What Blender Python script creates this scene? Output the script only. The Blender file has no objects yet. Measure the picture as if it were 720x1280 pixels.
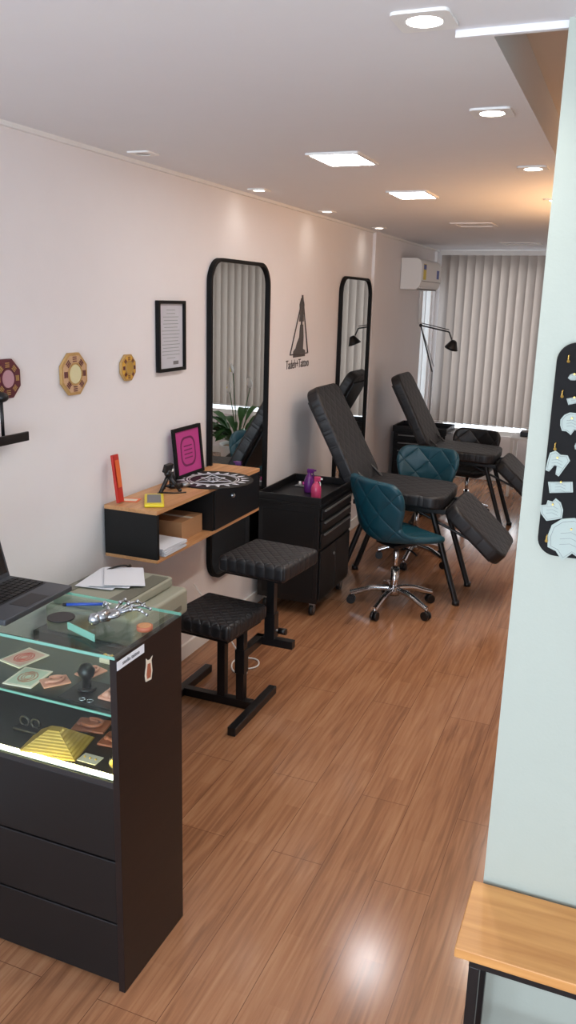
import bpy, bmesh, math, random
from mathutils import Vector, Matrix
random.seed(4)
S=bpy.context.scene
S.view_settings.view_transform='Standard'
S.view_settings.exposure=.3
COL=S.collection
# ------------------------------------------------------------------ materials
def nt(name):
    m=bpy.data.materials.new(name); m.use_nodes=True
    return m,m.node_tree,m.node_tree.nodes['Principled BSDF']
def L(t,a,b): t.links.new(a,b)
def rgb(r,g,b):
    f=lambda c:(c/255/12.92) if c/255<=.04045 else ((c/255+.055)/1.055)**2.4
    return (f(r),f(g),f(b),1)
def mat(name,c,rough=.5,metal=0,noise=.06,nscale=8,bump=0,bscale=200,spec=.5,emit=0,coat=0):
    m,t,p=nt(name)
    co=t.nodes.new('ShaderNodeTexCoord')
    n=t.nodes.new('ShaderNodeTexNoise'); n.inputs['Scale'].default_value=nscale; n.inputs['Detail'].default_value=4
    L(t,co.outputs['Object'],n.inputs['Vector'])
    mr=t.nodes.new('ShaderNodeMapRange'); mr.inputs['To Min'].default_value=1-noise; mr.inputs['To Max'].default_value=1+noise
    L(t,n.outputs['Fac'],mr.inputs['Value'])
    mx=t.nodes.new('ShaderNodeVectorMath'); mx.operation='SCALE'; mx.inputs[0].default_value=c[:3]
    L(t,mr.outputs[0],mx.inputs['Scale']); L(t,mx.outputs[0],p.inputs['Base Color'])
    p.inputs['Roughness'].default_value=rough; p.inputs['Metallic'].default_value=metal
    p.inputs['Specular IOR Level'].default_value=spec
    if coat: p.inputs['Coat Weight'].default_value=coat
    if emit:
        p.inputs['Emission Color'].default_value=c; p.inputs['Emission Strength'].default_value=emit
    if bump:
        n2=t.nodes.new('ShaderNodeTexNoise'); n2.inputs['Scale'].default_value=bscale
        L(t,co.outputs['Object'],n2.inputs['Vector'])
        b=t.nodes.new('ShaderNodeBump'); b.inputs['Strength'].default_value=bump; b.inputs['Distance'].default_value=.002
        L(t,n2.outputs['Fac'],b.inputs['Height']); L(t,b.outputs[0],p.inputs['Normal'])
    return m
def quilt(name,c,k,ax=(0,1),dist=.004,rough=.5,dots=0):
    m=mat(name,c,rough); t=m.node_tree; p=t.nodes['Principled BSDF']
    co=t.nodes.new('ShaderNodeTexCoord'); s=t.nodes.new('ShaderNodeSeparateXYZ'); L(t,co.outputs['Object'],s.inputs[0])
    def M(op,a,b=None,v=None):
        n=t.nodes.new('ShaderNodeMath'); n.operation=op
        if hasattr(a,'links'): L(t,a,n.inputs[0])
        else: n.inputs[0].default_value=a
        if b is not None:
            if hasattr(b,'links'): L(t,b,n.inputs[1])
            else: n.inputs[1].default_value=b
        return n.outputs[0]
    a=s.outputs[ax[0]]; b=s.outputs[ax[1]]
    w1=M('ABSOLUTE',M('SINE',M('MULTIPLY',M('ADD',a,b),k)))
    w2=M('ABSOLUTE',M('SINE',M('MULTIPLY',M('SUBTRACT',a,b),k)))
    h=M('POWER',M('MINIMUM',w1,w2),.4)
    if dots:
        d=M('MULTIPLY',M('SINE',M('MULTIPLY',a,dots)),M('SINE',M('MULTIPLY',b,dots)))
        h=M('SUBTRACT',h,M('MULTIPLY',M('GREATER_THAN',d,.45),.5))
    bu=t.nodes.new('ShaderNodeBump'); bu.inputs['Distance'].default_value=dist; bu.inputs['Strength'].default_value=.9
    L(t,h,bu.inputs['Height']); L(t,bu.outputs[0],p.inputs['Normal'])
    return m
def emis(name,c,s):
    m,t,p=nt(name); p.inputs['Base Color'].default_value=c
    p.inputs['Emission Color'].default_value=c; p.inputs['Emission Strength'].default_value=s; return m
def glass(name,c=(.95,1,.98,1),lo=.02,hi=.4):
    m=bpy.data.materials.new(name); m.use_nodes=True; t=m.node_tree; t.nodes.clear()
    o=t.nodes.new('ShaderNodeOutputMaterial'); tr=t.nodes.new('ShaderNodeBsdfTransparent'); tr.inputs[0].default_value=c
    g=t.nodes.new('ShaderNodeBsdfGlossy'); g.inputs['Roughness'].default_value=.02
    lw=t.nodes.new('ShaderNodeLayerWeight'); lw.inputs[0].default_value=.5
    pw=t.nodes.new('ShaderNodeMath'); pw.operation='POWER'; pw.inputs[1].default_value=4; L(t,lw.outputs['Facing'],pw.inputs[0])
    mr=t.nodes.new('ShaderNodeMapRange'); mr.inputs['To Min'].default_value=lo; mr.inputs['To Max'].default_value=hi; L(t,pw.outputs[0],mr.inputs['Value'])
    mx=t.nodes.new('ShaderNodeMixShader'); L(t,mr.outputs[0],mx.inputs[0]); L(t,tr.outputs[0],mx.inputs[1]); L(t,g.outputs[0],mx.inputs[2]); L(t,mx.outputs[0],o.inputs[0])
    return m
def wood(name,c1,c2,axis='X',sc=1.0,rough=.35,spec=.5):
    m,t,p=nt(name); co=t.nodes.new('ShaderNodeTexCoord'); mp=t.nodes.new('ShaderNodeMapping')
    mp.inputs['Scale'].default_value=(1.2*sc,18*sc,18*sc) if axis=='X' else (18*sc,1.2*sc,18*sc)
    n=t.nodes.new('ShaderNodeTexNoise'); n.inputs['Scale'].default_value=2.5; n.inputs['Detail'].default_value=7; n.inputs['Distortion'].default_value=.6
    r=t.nodes.new('ShaderNodeValToRGB'); r.color_ramp.elements[0].color=c1; r.color_ramp.elements[1].color=c2
    r.color_ramp.elements[0].position=.3; r.color_ramp.elements[1].position=.7
    L(t,co.outputs['Object'],mp.inputs[0]); L(t,mp.outputs[0],n.inputs['Vector']); L(t,n.outputs['Fac'],r.inputs[0]); L(t,r.outputs[0],p.inputs['Base Color'])
    p.inputs['Roughness'].default_value=rough; p.inputs['Specular IOR Level'].default_value=spec; return m
def floor_mat():
    m,t,p=nt('laminate_floor'); co=t.nodes.new('ShaderNodeTexCoord')
    mp=t.nodes.new('ShaderNodeMapping'); mp.inputs['Rotation'].default_value=(0,0,math.pi/2)
    L(t,co.outputs['Object'],mp.inputs[0])
    br=t.nodes.new('ShaderNodeTexBrick'); br.inputs['Scale'].default_value=1; br.inputs['Brick Width'].default_value=1.25; br.inputs['Row Height'].default_value=.19
    br.inputs['Mortar Size'].default_value=.0012; br.inputs['Mortar Smooth'].default_value=.2; br.offset=.37
    br.inputs['Color1'].default_value=(0,0,0,1); br.inputs['Color2'].default_value=(1,1,1,1); br.inputs['Mortar'].default_value=(.5,.5,.5,1)
    L(t,mp.outputs[0],br.inputs['Vector'])
    br2=t.nodes.new('ShaderNodeTexBrick'); br2.inputs['Scale'].default_value=1; br2.inputs['Brick Width'].default_value=.62; br2.inputs['Row Height'].default_value=.0633
    br2.inputs['Mortar Size'].default_value=.0005; br2.offset=.43
    br2.inputs['Color1'].default_value=(0,0,0,1); br2.inputs['Color2'].default_value=(1,1,1,1); br2.inputs['Mortar'].default_value=(.4,.4,.4,1)
    L(t,mp.outputs[0],br2.inputs['Vector'])
    m2=t.nodes.new('ShaderNodeMapping'); m2.inputs['Scale'].default_value=(30,1.5,1); L(t,co.outputs['Object'],m2.inputs[0])
    n=t.nodes.new('ShaderNodeTexNoise'); n.inputs['Scale'].default_value=1.8; n.inputs['Detail'].default_value=8; n.inputs['Distortion'].default_value=.8
    L(t,m2.outputs[0],n.inputs['Vector'])
    a=t.nodes.new('ShaderNodeMath'); a.operation='MULTIPLY'; a.inputs[1].default_value=.12
    sp=t.nodes.new('ShaderNodeRGBToBW'); L(t,br2.outputs['Color'],sp.inputs[0]); L(t,sp.outputs[0],a.inputs[0])
    a1=t.nodes.new('ShaderNodeMath'); a1.operation='MULTIPLY_ADD'; a1.inputs[1].default_value=.07; sp1=t.nodes.new('ShaderNodeRGBToBW'); L(t,br.outputs['Color'],sp1.inputs[0]); L(t,sp1.outputs[0],a1.inputs[0]); L(t,a.outputs[0],a1.inputs[2])
    a2=t.nodes.new('ShaderNodeMath'); a2.operation='MULTIPLY_ADD'; a2.inputs[1].default_value=.85; L(t,n.outputs['Fac'],a2.inputs[0]); L(t,a1.outputs[0],a2.inputs[2])
    r=t.nodes.new('ShaderNodeValToRGB'); e=r.color_ramp.elements
    e[0].position=.26; e[0].color=rgb(116,78,54); e[1].position=.85; e[1].color=rgb(172,128,94)
    k=e.new(.5); k.color=rgb(147,102,72)
    L(t,a2.outputs[0],r.inputs[0])
    mx=t.nodes.new('ShaderNodeMix'); mx.data_type='RGBA'; L(t,br.outputs['Fac'],mx.inputs[0]); L(t,r.outputs[0],mx.inputs[6]); mx.inputs[7].default_value=rgb(100,64,44)
    L(t,mx.outputs[2],p.inputs['Base Color'])
    p.inputs['Roughness'].default_value=.17; p.inputs['Specular IOR Level'].default_value=.6
    return m
WALL=mat('wall_paint',rgb(226,223,223),.6,noise=.02,bump=.15,bscale=120)
WALLC=mat('pillar_paint',rgb(168,176,166),.6,noise=.02,bump=.15,bscale=120,spec=.3)
CEIL=mat('ceiling_paint',rgb(224,225,228),.7,noise=.015)
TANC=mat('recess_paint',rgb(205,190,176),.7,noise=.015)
WHITE=mat('white_plastic',rgb(230,230,227),.4,noise=.02)
BLK=mat('black_satin',rgb(14,13,14),.45,noise=.1,spec=.35)
BLKM=mat('black_metal',rgb(15,15,17),.35,noise=.1,spec=.45)
BLKR=mat('black_matte_frame',rgb(14,14,15),.7,noise=.1,spec=.2)
DARKW=wood('dark_wood_laminate',rgb(17,11,12),rgb(27,18,17),'Y',1,.4,.35)
BLKIN=mat('black_interior',rgb(30,29,31),.5)
WOOD=wood('oak_top',rgb(178,122,66),rgb(206,152,90),'X',.7,.4)
WOODY=wood('desk_oak',rgb(166,116,74),rgb(198,148,102),'Y',1,.4)
CHROME=mat('chrome',rgb(205,205,208),.15,1,noise=.02)
STEEL=mat('steel_grey',rgb(150,150,150),.35,.8)
GOLD=mat('gold',rgb(200,165,85),.35,.7)
GOLDP=mat('gold_paint',rgb(180,145,90),.5,.1,noise=.15,nscale=60)
LEATH=quilt('black_leather_perforated',rgb(25,25,28),30,(0,1),.003,.45,dots=240)
QUILT=quilt('black_quilted_vinyl',rgb(24,24,27),62,(0,1),.006,.5)
TEAL=quilt('teal_vinyl',rgb(10,64,78),17,(0,2),.010,.42)
BLKV=quilt('black_vinyl',rgb(20,20,22),17,(0,2),.008,.42)
MIRROR=mat('mirror_silver',rgb(225,228,226),.01,1,noise=0)
GLASS=glass('counter_glass')
WGLASS=glass('window_glass',(1,1,1,1),.03,.4)
GEDGE=mat('glass_green_edge',rgb(110,165,150),.15,noise=.05)
BEIGE=mat('beige_plastic',rgb(148,148,132),.5)
BEIGED=mat('beige_dark_plastic',rgb(105,104,92),.5)
PAPER=mat('paper_white',rgb(218,220,226),.7,noise=.01)
PAPERC=mat('paper_cream',rgb(212,202,184),.7)
GREY=mat('print_grey',rgb(110,110,112),.7)
LGREY=mat('print_light_grey',rgb(140,150,146),.7)
SLATE=mat('laptop_grey',rgb(62,66,72),.4,.3)
DGREY=mat('logo_grey',rgb(78,73,72),.6)
CARD=mat('cardboard',rgb(165,122,84),.8)
MAG=mat('magenta_print',rgb(180,55,130),.6)
MAGD=mat('magenta_dark',rgb(110,22,80),.6)
RED=mat('red_print',rgb(180,38,28),.5)
ORANGE=mat('orange_print',rgb(215,100,45),.5)
YEL=mat('yellow_plastic',rgb(215,195,35),.4)
PURP=mat('purple_plastic',rgb(90,28,105),.3)
PINKL=mat('pink_liquid',rgb(190,65,105),.2)
FLESH=mat('silicone_flesh',rgb(200,140,118),.5)
FLESHB=mat('silicone_tan',rgb(160,92,66),.5)
SILV=mat('silver_cast',rgb(170,175,180),.25,.9)
BLUE=mat('blue_pen',rgb(30,70,160),.4)
GREEN=mat('leaf_green',rgb(45,95,40),.45,noise=.3,nscale=12)
MAROON=mat('maroon',rgb(88,32,46),.5)
LED=emis('led_strip_emit',(1,.88,.42,1),26)
PANEL=emis('led_panel_emit',(.97,.97,1,1),30)
BULB=emis('bulb_emit',(1,.95,.86,1),30)
BULBW=emis('bulb_small_emit',(1,.93,.84,1),9)
def blind_mat():
    m,t,p=nt('blind_fabric'); p.inputs['Base Color'].default_value=rgb(158,150,144); p.inputs['Roughness'].default_value=.8
    tl=t.nodes.new('ShaderNodeBsdfTranslucent'); tl.inputs[0].default_value=rgb(178,167,158)
    mx=t.nodes.new('ShaderNodeMixShader'); mx.inputs[0].default_value=.16
    n=t.nodes.new('ShaderNodeTexNoise'); n.inputs['Scale'].default_value=150; b=t.nodes.new('ShaderNodeBump'); b.inputs['Strength'].default_value=.2; b.inputs['Distance'].default_value=.002
    L(t,n.outputs['Fac'],b.inputs['Height']); L(t,b.outputs[0],p.inputs['Normal'])
    L(t,p.outputs[0],mx.inputs[1]); L(t,tl.outputs[0],mx.inputs[2]); L(t,mx.outputs[0],t.nodes['Material Output'].inputs[0]); return m
BLIND=blind_mat()
# ------------------------------------------------------------------ mesh helpers
def emp(name,loc=(0,0,0),rz=0):
    o=bpy.data.objects.new(name,None); o.empty_display_size=.1; COL.objects.link(o); o.location=loc; o.rotation_euler=(0,0,rz); return o
def mk(par,name,bm,m,bev=0,smooth=False,sub=0,solid=0,seg=2):
    me=bpy.data.meshes.new(name); bmesh.ops.recalc_face_normals(bm,faces=bm.faces); bm.to_mesh(me); bm.free()
    o=bpy.data.objects.new(name,me); COL.objects.link(o); me.materials.append(m)
    if par: o.parent=par
    if solid:
        s=o.modifiers.new('s','SOLIDIFY'); s.thickness=solid; s.offset=0
    if bev:
        b=o.modifiers.new('b','BEVEL'); b.width=bev; b.segments=seg; b.limit_method='ANGLE'; b.angle_limit=.6
    if sub:
        s=o.modifiers.new('u','SUBSURF'); s.levels=sub; s.render_levels=sub
    if smooth or sub or bev:
        for p in me.polygons: p.use_smooth=True
        if not sub and not smooth or bev:
            w=o.modifiers.new('w','WEIGHTED_NORMAL')
    return o
def box(par,name,x0,x1,y0,y1,z0,z1,m,bev=0,seg=2):
    bm=bmesh.new(); bmesh.ops.create_cube(bm,size=1)
    for v in bm.verts: v.co=Vector(((v.co.x)*(x1-x0),(v.co.y)*(y1-y0),(v.co.z)*(z1-z0)))
    o=mk(par,name,bm,m,bev,seg=seg); o.location=((x0+x1)/2,(y0+y1)/2,(z0+z1)/2); return o
def obox(par,name,c,size,rot,m,bev=0,seg=2):
    o=box(par,name,-size[0]/2,size[0]/2,-size[1]/2,size[1]/2,-size[2]/2,size[2]/2,m,bev,seg); o.location=c; o.rotation_euler=rot; return o
def cyl(par,name,p1,p2,r,m,r2=None,seg=24,bev=0):
    p1=Vector(p1);p2=Vector(p2); d=p2-p1; bm=bmesh.new()
    bmesh.ops.create_cone(bm,cap_ends=True,segments=seg,radius1=r,radius2=r if r2 is None else r2,depth=d.length)
    o=mk(par,name,bm,m,bev)
    for p in o.data.polygons: p.use_smooth=len(p.vertices)==4
    o.location=(p1+p2)/2; o.rotation_mode='QUATERNION'; o.rotation_quaternion=d.to_track_quat('Z','Y'); return o
def sph(par,name,c,r,m,sc=(1,1,1),rot=(0,0,0)):
    bm=bmesh.new(); bmesh.ops.create_uvsphere(bm,u_segments=20,v_segments=12,radius=r)
    o=mk(par,name,bm,m,smooth=True); o.location=c; o.scale=sc; o.rotation_euler=rot; return o
def tube(par,name,pts,r,m,cyc=False,bez=False):
    cu=bpy.data.curves.new(name,'CURVE'); cu.dimensions='3D'; cu.bevel_depth=r; cu.bevel_resolution=3; cu.use_fill_caps=True
    s=cu.splines.new('NURBS' if bez else 'POLY'); s.points.add(len(pts)-1)
    for i,p in enumerate(pts): s.points[i].co=(*p,1)
    s.use_cyclic_u=cyc
    if bez: s.use_endpoint_u=True; s.order_u=3
    cu.materials.append(m); o=bpy.data.objects.new(name,cu); COL.objects.link(o)
    if par:o.parent=par
    return o
def lathe(par,name,prof,m,loc=(0,0,0),seg=28):
    bm=bmesh.new(); rings=[]
    for r,z in prof: rings.append([bm.verts.new((max(r,.0004)*math.cos(a),max(r,.0004)*math.sin(a),z)) for a in [2*math.pi*i/seg for i in range(seg)]])
    for a,b in zip(rings,rings[1:]):
        for i in range(seg): bm.faces.new((a[i],a[(i+1)%seg],b[(i+1)%seg],b[i]))
    bm.faces.new(rings[0]); bm.faces.new(rings[-1])
    o=mk(par,name,bm,m,smooth=True); o.location=loc; return o
def prism(par,name,pts,t,m,frame,bev=0):
    o0,u,v,n=[Vector(a) for a in frame]; bm=bmesh.new()
    vs=[bm.verts.new(o0+u*a+v*b) for a,b in pts]; f=bm.faces.new(vs)
    r=bmesh.ops.extrude_face_region(bm,geom=[f]); bmesh.ops.translate(bm,verts=[g for g in r['geom'] if isinstance(g,bmesh.types.BMVert)],vec=n*t)
    return mk(par,name,bm,m,bev)
def rrect(w,h,r,seg=8,cx=0,cy=0):
    P=[]
    for sx,sy,a0 in((1,1,0),(-1,1,90),(-1,-1,180),(1,-1,270)):
        for i in range(seg+1):
            a=math.radians(a0+90*i/seg); P.append((cx+sx*(w/2-r)+r*math.cos(a),cy+sy*(h/2-r)+r*math.sin(a)))
    return P
def ring(par,name,outer,inner,t,m,frame):
    o0,u,v,n=[Vector(a) for a in frame]; bm=bmesh.new(); N=len(outer)
    A=[[bm.verts.new(o0+u*a+v*b+n*k) for a,b in P] for P in(outer,inner) for k in(0,t)]
    o_0,o_1,i_0,i_1=A
    for i in range(N):
        j=(i+1)%N
        bm.faces.new((o_0[i],o_0[j],o_1[j],o_1[i])); bm.faces.new((i_0[i],i_0[j],i_1[j],i_1[i]))
        bm.faces.new((o_1[i],o_1[j],i_1[j],i_1[i])); bm.faces.new((o_0[i],o_0[j],i_0[j],i_0[i]))
    return mk(par,name,bm,m)
def text(par,name,s,size,m,loc,rot,ext=.0006,align='CENTER'):
    c=bpy.data.curves.new(name,'FONT'); c.body=s; c.size=size; c.extrude=ext; c.align_x=align; c.materials.append(m)
    o=bpy.data.objects.new(name,c); COL.objects.link(o); o.location=loc; o.rotation_euler=rot
    if par:o.parent=par
    return o
XW=(math.pi/2,0,math.pi/2)
# ------------------------------------------------------------------ room shell
H=2.457; YF=9.25; XR=3.3; YB=-2.2
box(None,'floor',-.15,XR+.15,YB,YF+.15,-.06,0,floor_mat())
wl=emp('wall_left')
box(wl,'wall_main',-.12,0,YB,8.68,0,2.75,WALL)
box(wl,'wall_below_window',-.12,0,8.68,9.2,0,.75,WALL)
box(wl,'wall_above_window',-.12,0,8.68,9.2,2.1,2.75,WALL)
box(wl,'wall_corner',-.12,0,9.2,YF+.12,0,2.75,WALL)
box(wl,'wall_pilaster',0,.025,6.8,6.95,0,H,WALL)
wf=emp('wall_far')
box(wf,'wall_sill',0,XR,YF,YF+.12,0,.5,WALL)
box(wf,'wall_head',0,XR,YF,YF+.12,2.3,2.75,WALL)
box(wf,'wall_jamb_left',-.0,.12,YF,YF+.12,.5,2.3,WALL)
box(wf,'wall_jamb_right',3.1,XR,YF,YF+.12,.5,2.3,WALL)
box(None,'wall_right',XR,XR+.12,YB,YF+.12,0,2.75,WALL)
box(None,'wall_pillar',1.86,XR-.001,1.9,2.3,0,2.6,WALLC)
ce=emp('ceiling')
prism(ce,'ceiling_slab',[(0,YB),(XR,YB),(XR,1.915),(1.69,1.915),(1.69,YF),(0,YF)],.06,CEIL,((0,0,H),(1,0,0),(0,1,0),(0,0,1)))
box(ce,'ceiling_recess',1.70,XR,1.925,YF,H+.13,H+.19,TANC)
box(ce,'ceiling_drop_face',1.6905,1.70,1.925,YF,H-.001,H+.13,CEIL)
box(ce,'ceiling_cross_face',1.63,XR,1.9155,1.93,H-.014,H+.14,CEIL)
box(None,'trim_ceiling_left',0,.018,YB,YF,H-.016,H,WHITE)
box(None,'baseboard_left',0,.014,YB,6.8,0,.08,WHITE)
box(None,'baseboard_far',0.02,XR-.01,YF-.014,YF,0,.08,WHITE)
w1=emp('window_1')
for i in range(4):
    x=.15+i*.97; box(w1,'mullion_%d'%i,x-.02,x+.03,YF+.03,YF+.08,.5,2.3,WHITE)
box(w1,'rail_bottom',.12,3.1,YF+.03,YF+.08,.5,.55,WHITE); box(w1,'rail_top',.12,3.1,YF+.03,YF+.08,2.25,2.3,WHITE)
box(w1,'pane',.12,3.1,YF+.05,YF+.056,.5,2.3,WGLASS)
w2=emp('window_2')
box(w2,'frame_near',-.09,-.03,8.68,8.72,.75,2.1,WHITE); box(w2,'frame_far',-.09,-.03,9.16,9.2,.75,2.1,WHITE)
box(w2,'frame_mid',-.09,-.03,8.93,8.96,.75,2.1,WHITE)
box(w2,'frame_bottom',-.09,-.03,8.68,9.2,.75,.8,WHITE); box(w2,'frame_top',-.09,-.03,8.68,9.2,2.06,2.1,WHITE)
box(w2,'pane',-.065,-.06,8.68,9.2,.75,2.1,WGLASS)
vb=emp('vertical_blinds',(0,9.12,0))
box(vb,'headrail',.06,3.15,-.02,.02,2.40,2.45,WHITE)
bm=bmesh.new(); x=.12
while x<3.12:
    a=math.radians(-27); w=.060; n=6
    P=[]
    for i in range(n+1):
        s=(i/n-.5)*2*w; c=.010*(1-(2*i/n-1)**2)
        P.append((x+s*math.cos(a)-c*math.sin(a), s*math.sin(a)*1-c*math.cos(a)))
    lo=[bm.verts.new((p[0],p[1],.625)) for p in P]; hi=[bm.verts.new((p[0],p[1],2.40)) for p in P]
    for i in range(n): bm.faces.new((lo[i],lo[i+1],hi[i+1],hi[i]))
    x+=.089
mk(vb,'slats',bm,BLIND,smooth=True)
tube(vb,'bottom_chain',[(x*.1+.1,-.035,.64) for x in range(31)],.002,WHITE)
# ------------------------------------------------------------------ ceiling lights
def downlight(x,y,s,on=True,col=BULB,en=9):
    g=emp('recessed_downlight',(x,y,H))
    ring(g,'trim_ring',rrect(s,s,s*.12,4),rrect(s*.62,s*.62,s*.3,4),-.006,WHITE,((0,0,0),(1,0,0),(0,1,0),(0,0,1)))
    cyl(g,'lamp',(0,0,-.004),(0,0,-.001),s*.29,col if on else STEEL)
    if on:
        l=bpy.data.lights.new('downlight_beam','SPOT'); l.energy=en; l.spot_size=2.6; l.spot_blend=1; l.color=(1,.95,.88); l.shadow_soft_size=.04
        o=bpy.data.objects.new('downlight_beam',l); COL.objects.link(o); o.parent=g; o.location=(0,0,-.02)
for y in(1.825,2.70,3.79,4.9,6.0): downlight(1.585,y,.12,en=26)
for y,on in((3.09,False),(4.23,True),(5.30,True),(6.5,True)): downlight(.135,y,.10,on,BULBW,en=.8)
for y in(3.39,4.55):
    g=emp('led_ceiling_panel',(.885,y,H))
    ring(g,'frame',rrect(.22,.30,.01,3),rrect(.19,.27,.008,3),-.008,WHITE,((0,0,0),(1,0,0),(0,1,0),(0,0,1)))
    box(g,'diffuser',-.095,.095,-.135,.135,-.005,-.001,PANEL)
g=emp('ceiling_vent',(.9,6.3,H)); ring(g,'vent_ring',rrect(.3,.3,.01,3),rrect(.24,.24,.01,3),-.006,CEIL,((0,0,0),(1,0,0),(0,1,0),(0,0,1)))
g=emp('ceiling_vent',(1.0,8.2,H)); ring(g,'vent_ring',rrect(.35,.3,.01,3),rrect(.29,.24,.01,3),-.006,WHITE,((0,0,0),(1,0,0),(0,1,0),(0,0,1)))
# ------------------------------------------------------------------ display counter
dc=emp('display_counter',(0,0,0))
X0,X1,Y0,Y1,HT=.03,.95,1.61,1.94,1.015
box(dc,'side_panel_right',X1-.02,X1,Y0,Y1,0,HT,DARKW,.001)
box(dc,'side_panel_left',X0,X0+.02,Y0,Y1,0,HT,DARKW,.001)
box(dc,'back_panel',X0+.02,X1-.02,Y1-.018,Y1,0,.66,DARKW)
box(dc,'bottom',X0+.02,X1-.02,Y0+.01,Y1-.02,.02,.05,DARKW)
box(dc,'display_deck',X0+.02,X1-.02,Y0,Y1,.645,.662,BLKIN)
for i,(a,b) in enumerate(((.02,.215),(.22,.415),(.42,.642))):
    box(dc,'front_drawer_%d'%i,X0+.022,X1-.022,Y0+.004,Y0+.022,a,b,BLK,.003)
box(dc,'front_glass',X0+.02,X1-.02,Y0+.001,Y0+.006,.662,HT-.004,GLASS)
box(dc,'back_door_upper',X0+.02,X1-.02,Y1-.012,Y1-.003,.662,.845,BLKIN)
box(dc,'back_glass',X0+.02,X1-.02,Y1-.008,Y1-.003,.845,HT-.004,GLASS)
box(dc,'glass_shelf',X0+.02,X1-.02,Y0+.012,Y1-.03,.846,.852,GLASS)
box(dc,'glass_shelf_edge',X0+.02,X1-.02,Y0+.009,Y0+.012,.846,.852,GEDGE)
box(dc,'glass_top',X0,X1-.001,Y0-.004,Y1,HT+.0005,HT+.0085,GLASS)
box(dc,'glass_top_edge',X0,X1-.001,Y0-.006,Y0-.004,HT+.0005,HT+.0085,GEDGE)
box(dc,'glass_top_edge_back',X0,X1-.001,Y1,Y1+.002,HT+.0005,HT+.0085,GEDGE)
box(dc,'led_strip_profile',X0+.02,X1-.022,Y0+.008,Y0+.028,.6622,.664,WHITE)
bm=bmesh.new()
for i in range(74):
    b=bmesh.ops.create_cube(bm,size=1)
    for v in b['verts']: v.co=Vector((X0+.03+i*.0118+v.co.x*.007,Y0+.018+v.co.y*.012,.6655+v.co.z*.005))
mk(dc,'led_strip_diodes',bm,LED)
box(dc,'brand_label',X1,X1+.001,Y0+.003,Y0+.13,HT-.032,HT-.008,PAPER)
text(dc,'label_text','studio tattoo',.015,GREY,(X1+.0015,Y0+.066,HT-.024),XW)
prism(dc,'cat_sticker',[(0,0),(.028,-.004),(.034,.02),(.03,.05),(.036,.062),(.024,.056),(.012,.058),(.004,.066),(.003,.045),(-.004,.02)],.001,PAPERC,((X1+.0001,1.745,.895),(0,1,0),(0,0,1),(1,0,0)))
prism(dc,'cat_sticker_print',[(.006,.006),(.024,.004),(.027,.02),(.024,.046),(.01,.048),(.004,.02)],.0004,FLESHB,((X1+.0011,1.745,.895),(0,1,0),(0,0,1),(1,0,0)))
DZ=.6625
def ear(name,loc,s,m,rz=0):
    g=emp(name,loc,rz)
    obox(g,'backing',(0,0,.003*s),(.085*s,.062*s,.006*s),(0,0,0),m,.003)
    pts=[(.026*math.cos(t)*s*(1-.0*t),.018*math.sin(t)*s,.012*s) for t in [math.radians(a) for a in range(-150,121,18)]]
    tube(g,'helix',pts,.0045*s,m,bez=True)
    tube(g,'antihelix',[(p[0]*.55,p[1]*.55,p[2]) for p in pts[3:]],.0035*s,m,bez=True)
    sph(g,'lobe',(-.026*s,-.008*s,.01*s),.009*s,m,(1,.8,.6)); sph(g,'concha',(0,0,.006*s),.016*s,m,(1,.7,.4))
    return g
ear('silicone_ear',(.71,1.83,DZ),1.2,FLESHB,.2); ear('silicone_ear',(.83,1.79,DZ),1.2,FLESHB,.1)
g=emp('gold_ridged_pyramid',(.68,1.70,DZ),.2)
bm=bmesh.new(); pr=[]
for i in range(9):
    t=i/8; z=.05*t; w=.085*(1-t*.8); 
    for k in(0,1):
        ww=w+(.003 if k==0 else 0); pr.append([bm.verts.new((sx*ww,sy*ww*.75,z+k*.003)) for sx,sy in((-1,-1),(1,-1),(1,1),(-1,1))])
for a,b in zip(pr,pr[1:]):
    for i in range(4): bm.faces.new((a[i],a[(i+1)%4],b[(i+1)%4],b[i]))
bm.faces.new(pr[0]); bm.faces.new(pr[-1]); mk(g,'ridges',bm,GOLD)
g=emp('black_wristwatch',(.895,1.70,DZ)); ring(g,'strap',rrect(.06,.05,.024,6),rrect(.05,.04,.019,6),.022,BLKM,((0,0,.0),(1,0,0),(0,1,0),(0,0,1))); cyl(g,'dial',(0,-.02,.012),(0,-.032,.014),.017,BLKM); cyl(g,'face',(0,-.032,.014),(0,-.034,.014),.013,GOLD)
g=emp('black_ring_stand',(.56,1.74,DZ)); obox(g,'base',(0,0,.006),(.09,.05,.012),(0,0,0),BLKM,.004)
for i in(-1,1): tube(g,'loop_%d'%(i+1),[(i*.02+.015*math.cos(a),0,.025+.015*math.sin(a)) for a in [k*math.pi/6 for k in range(12)]],.004,BLKM,cyc=True)
g=emp('earring_card',(.81,1.68,DZ)); box(g,'card',-.03,.03,-.02,.02,0,.002,PAPERC)
for i in range(3): sph(g,'stud_%d'%i,(-.018+i*.018,0,.004),.003,GOLD)
SZ=.8525
def photo_card(x,y,rz,m2,kind):
    g=emp('flash_art_card',(x,y,SZ),rz); box(g,'card',-.045,.045,-.055,.055,0,.003,PAPERC)
    box(g,'print',-.038,.038,-.047,.047,.003,.0034,m2)
    for i in range(5): tube(g,'drawn_line_%d'%i,[((.032-.005*i)*math.cos(a)*(1 if i%2 else .8),(.034-.005*i)*math.sin(a),.0036) for a in [k*math.pi/5+i for k in range(10)]],.0008,kind,cyc=True)
photo_card(.595,1.70,.1,mat('print_sage',rgb(175,185,165),.7),FLESHB)
photo_card(.50,1.80,-.2,mat('print_pink',rgb(205,165,150),.7),RED)
ear('silicone_ear',(.68,1.71,SZ),.9,FLESH,.9); ear('silicone_ear',(.735,1.80,SZ),.9,FLESH,1.3)
g=emp('jewellery_mat',(.80,1.70,SZ)); box(g,'mat',-.06,.11,-.06,.06,0,.002,BLKM)
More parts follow.
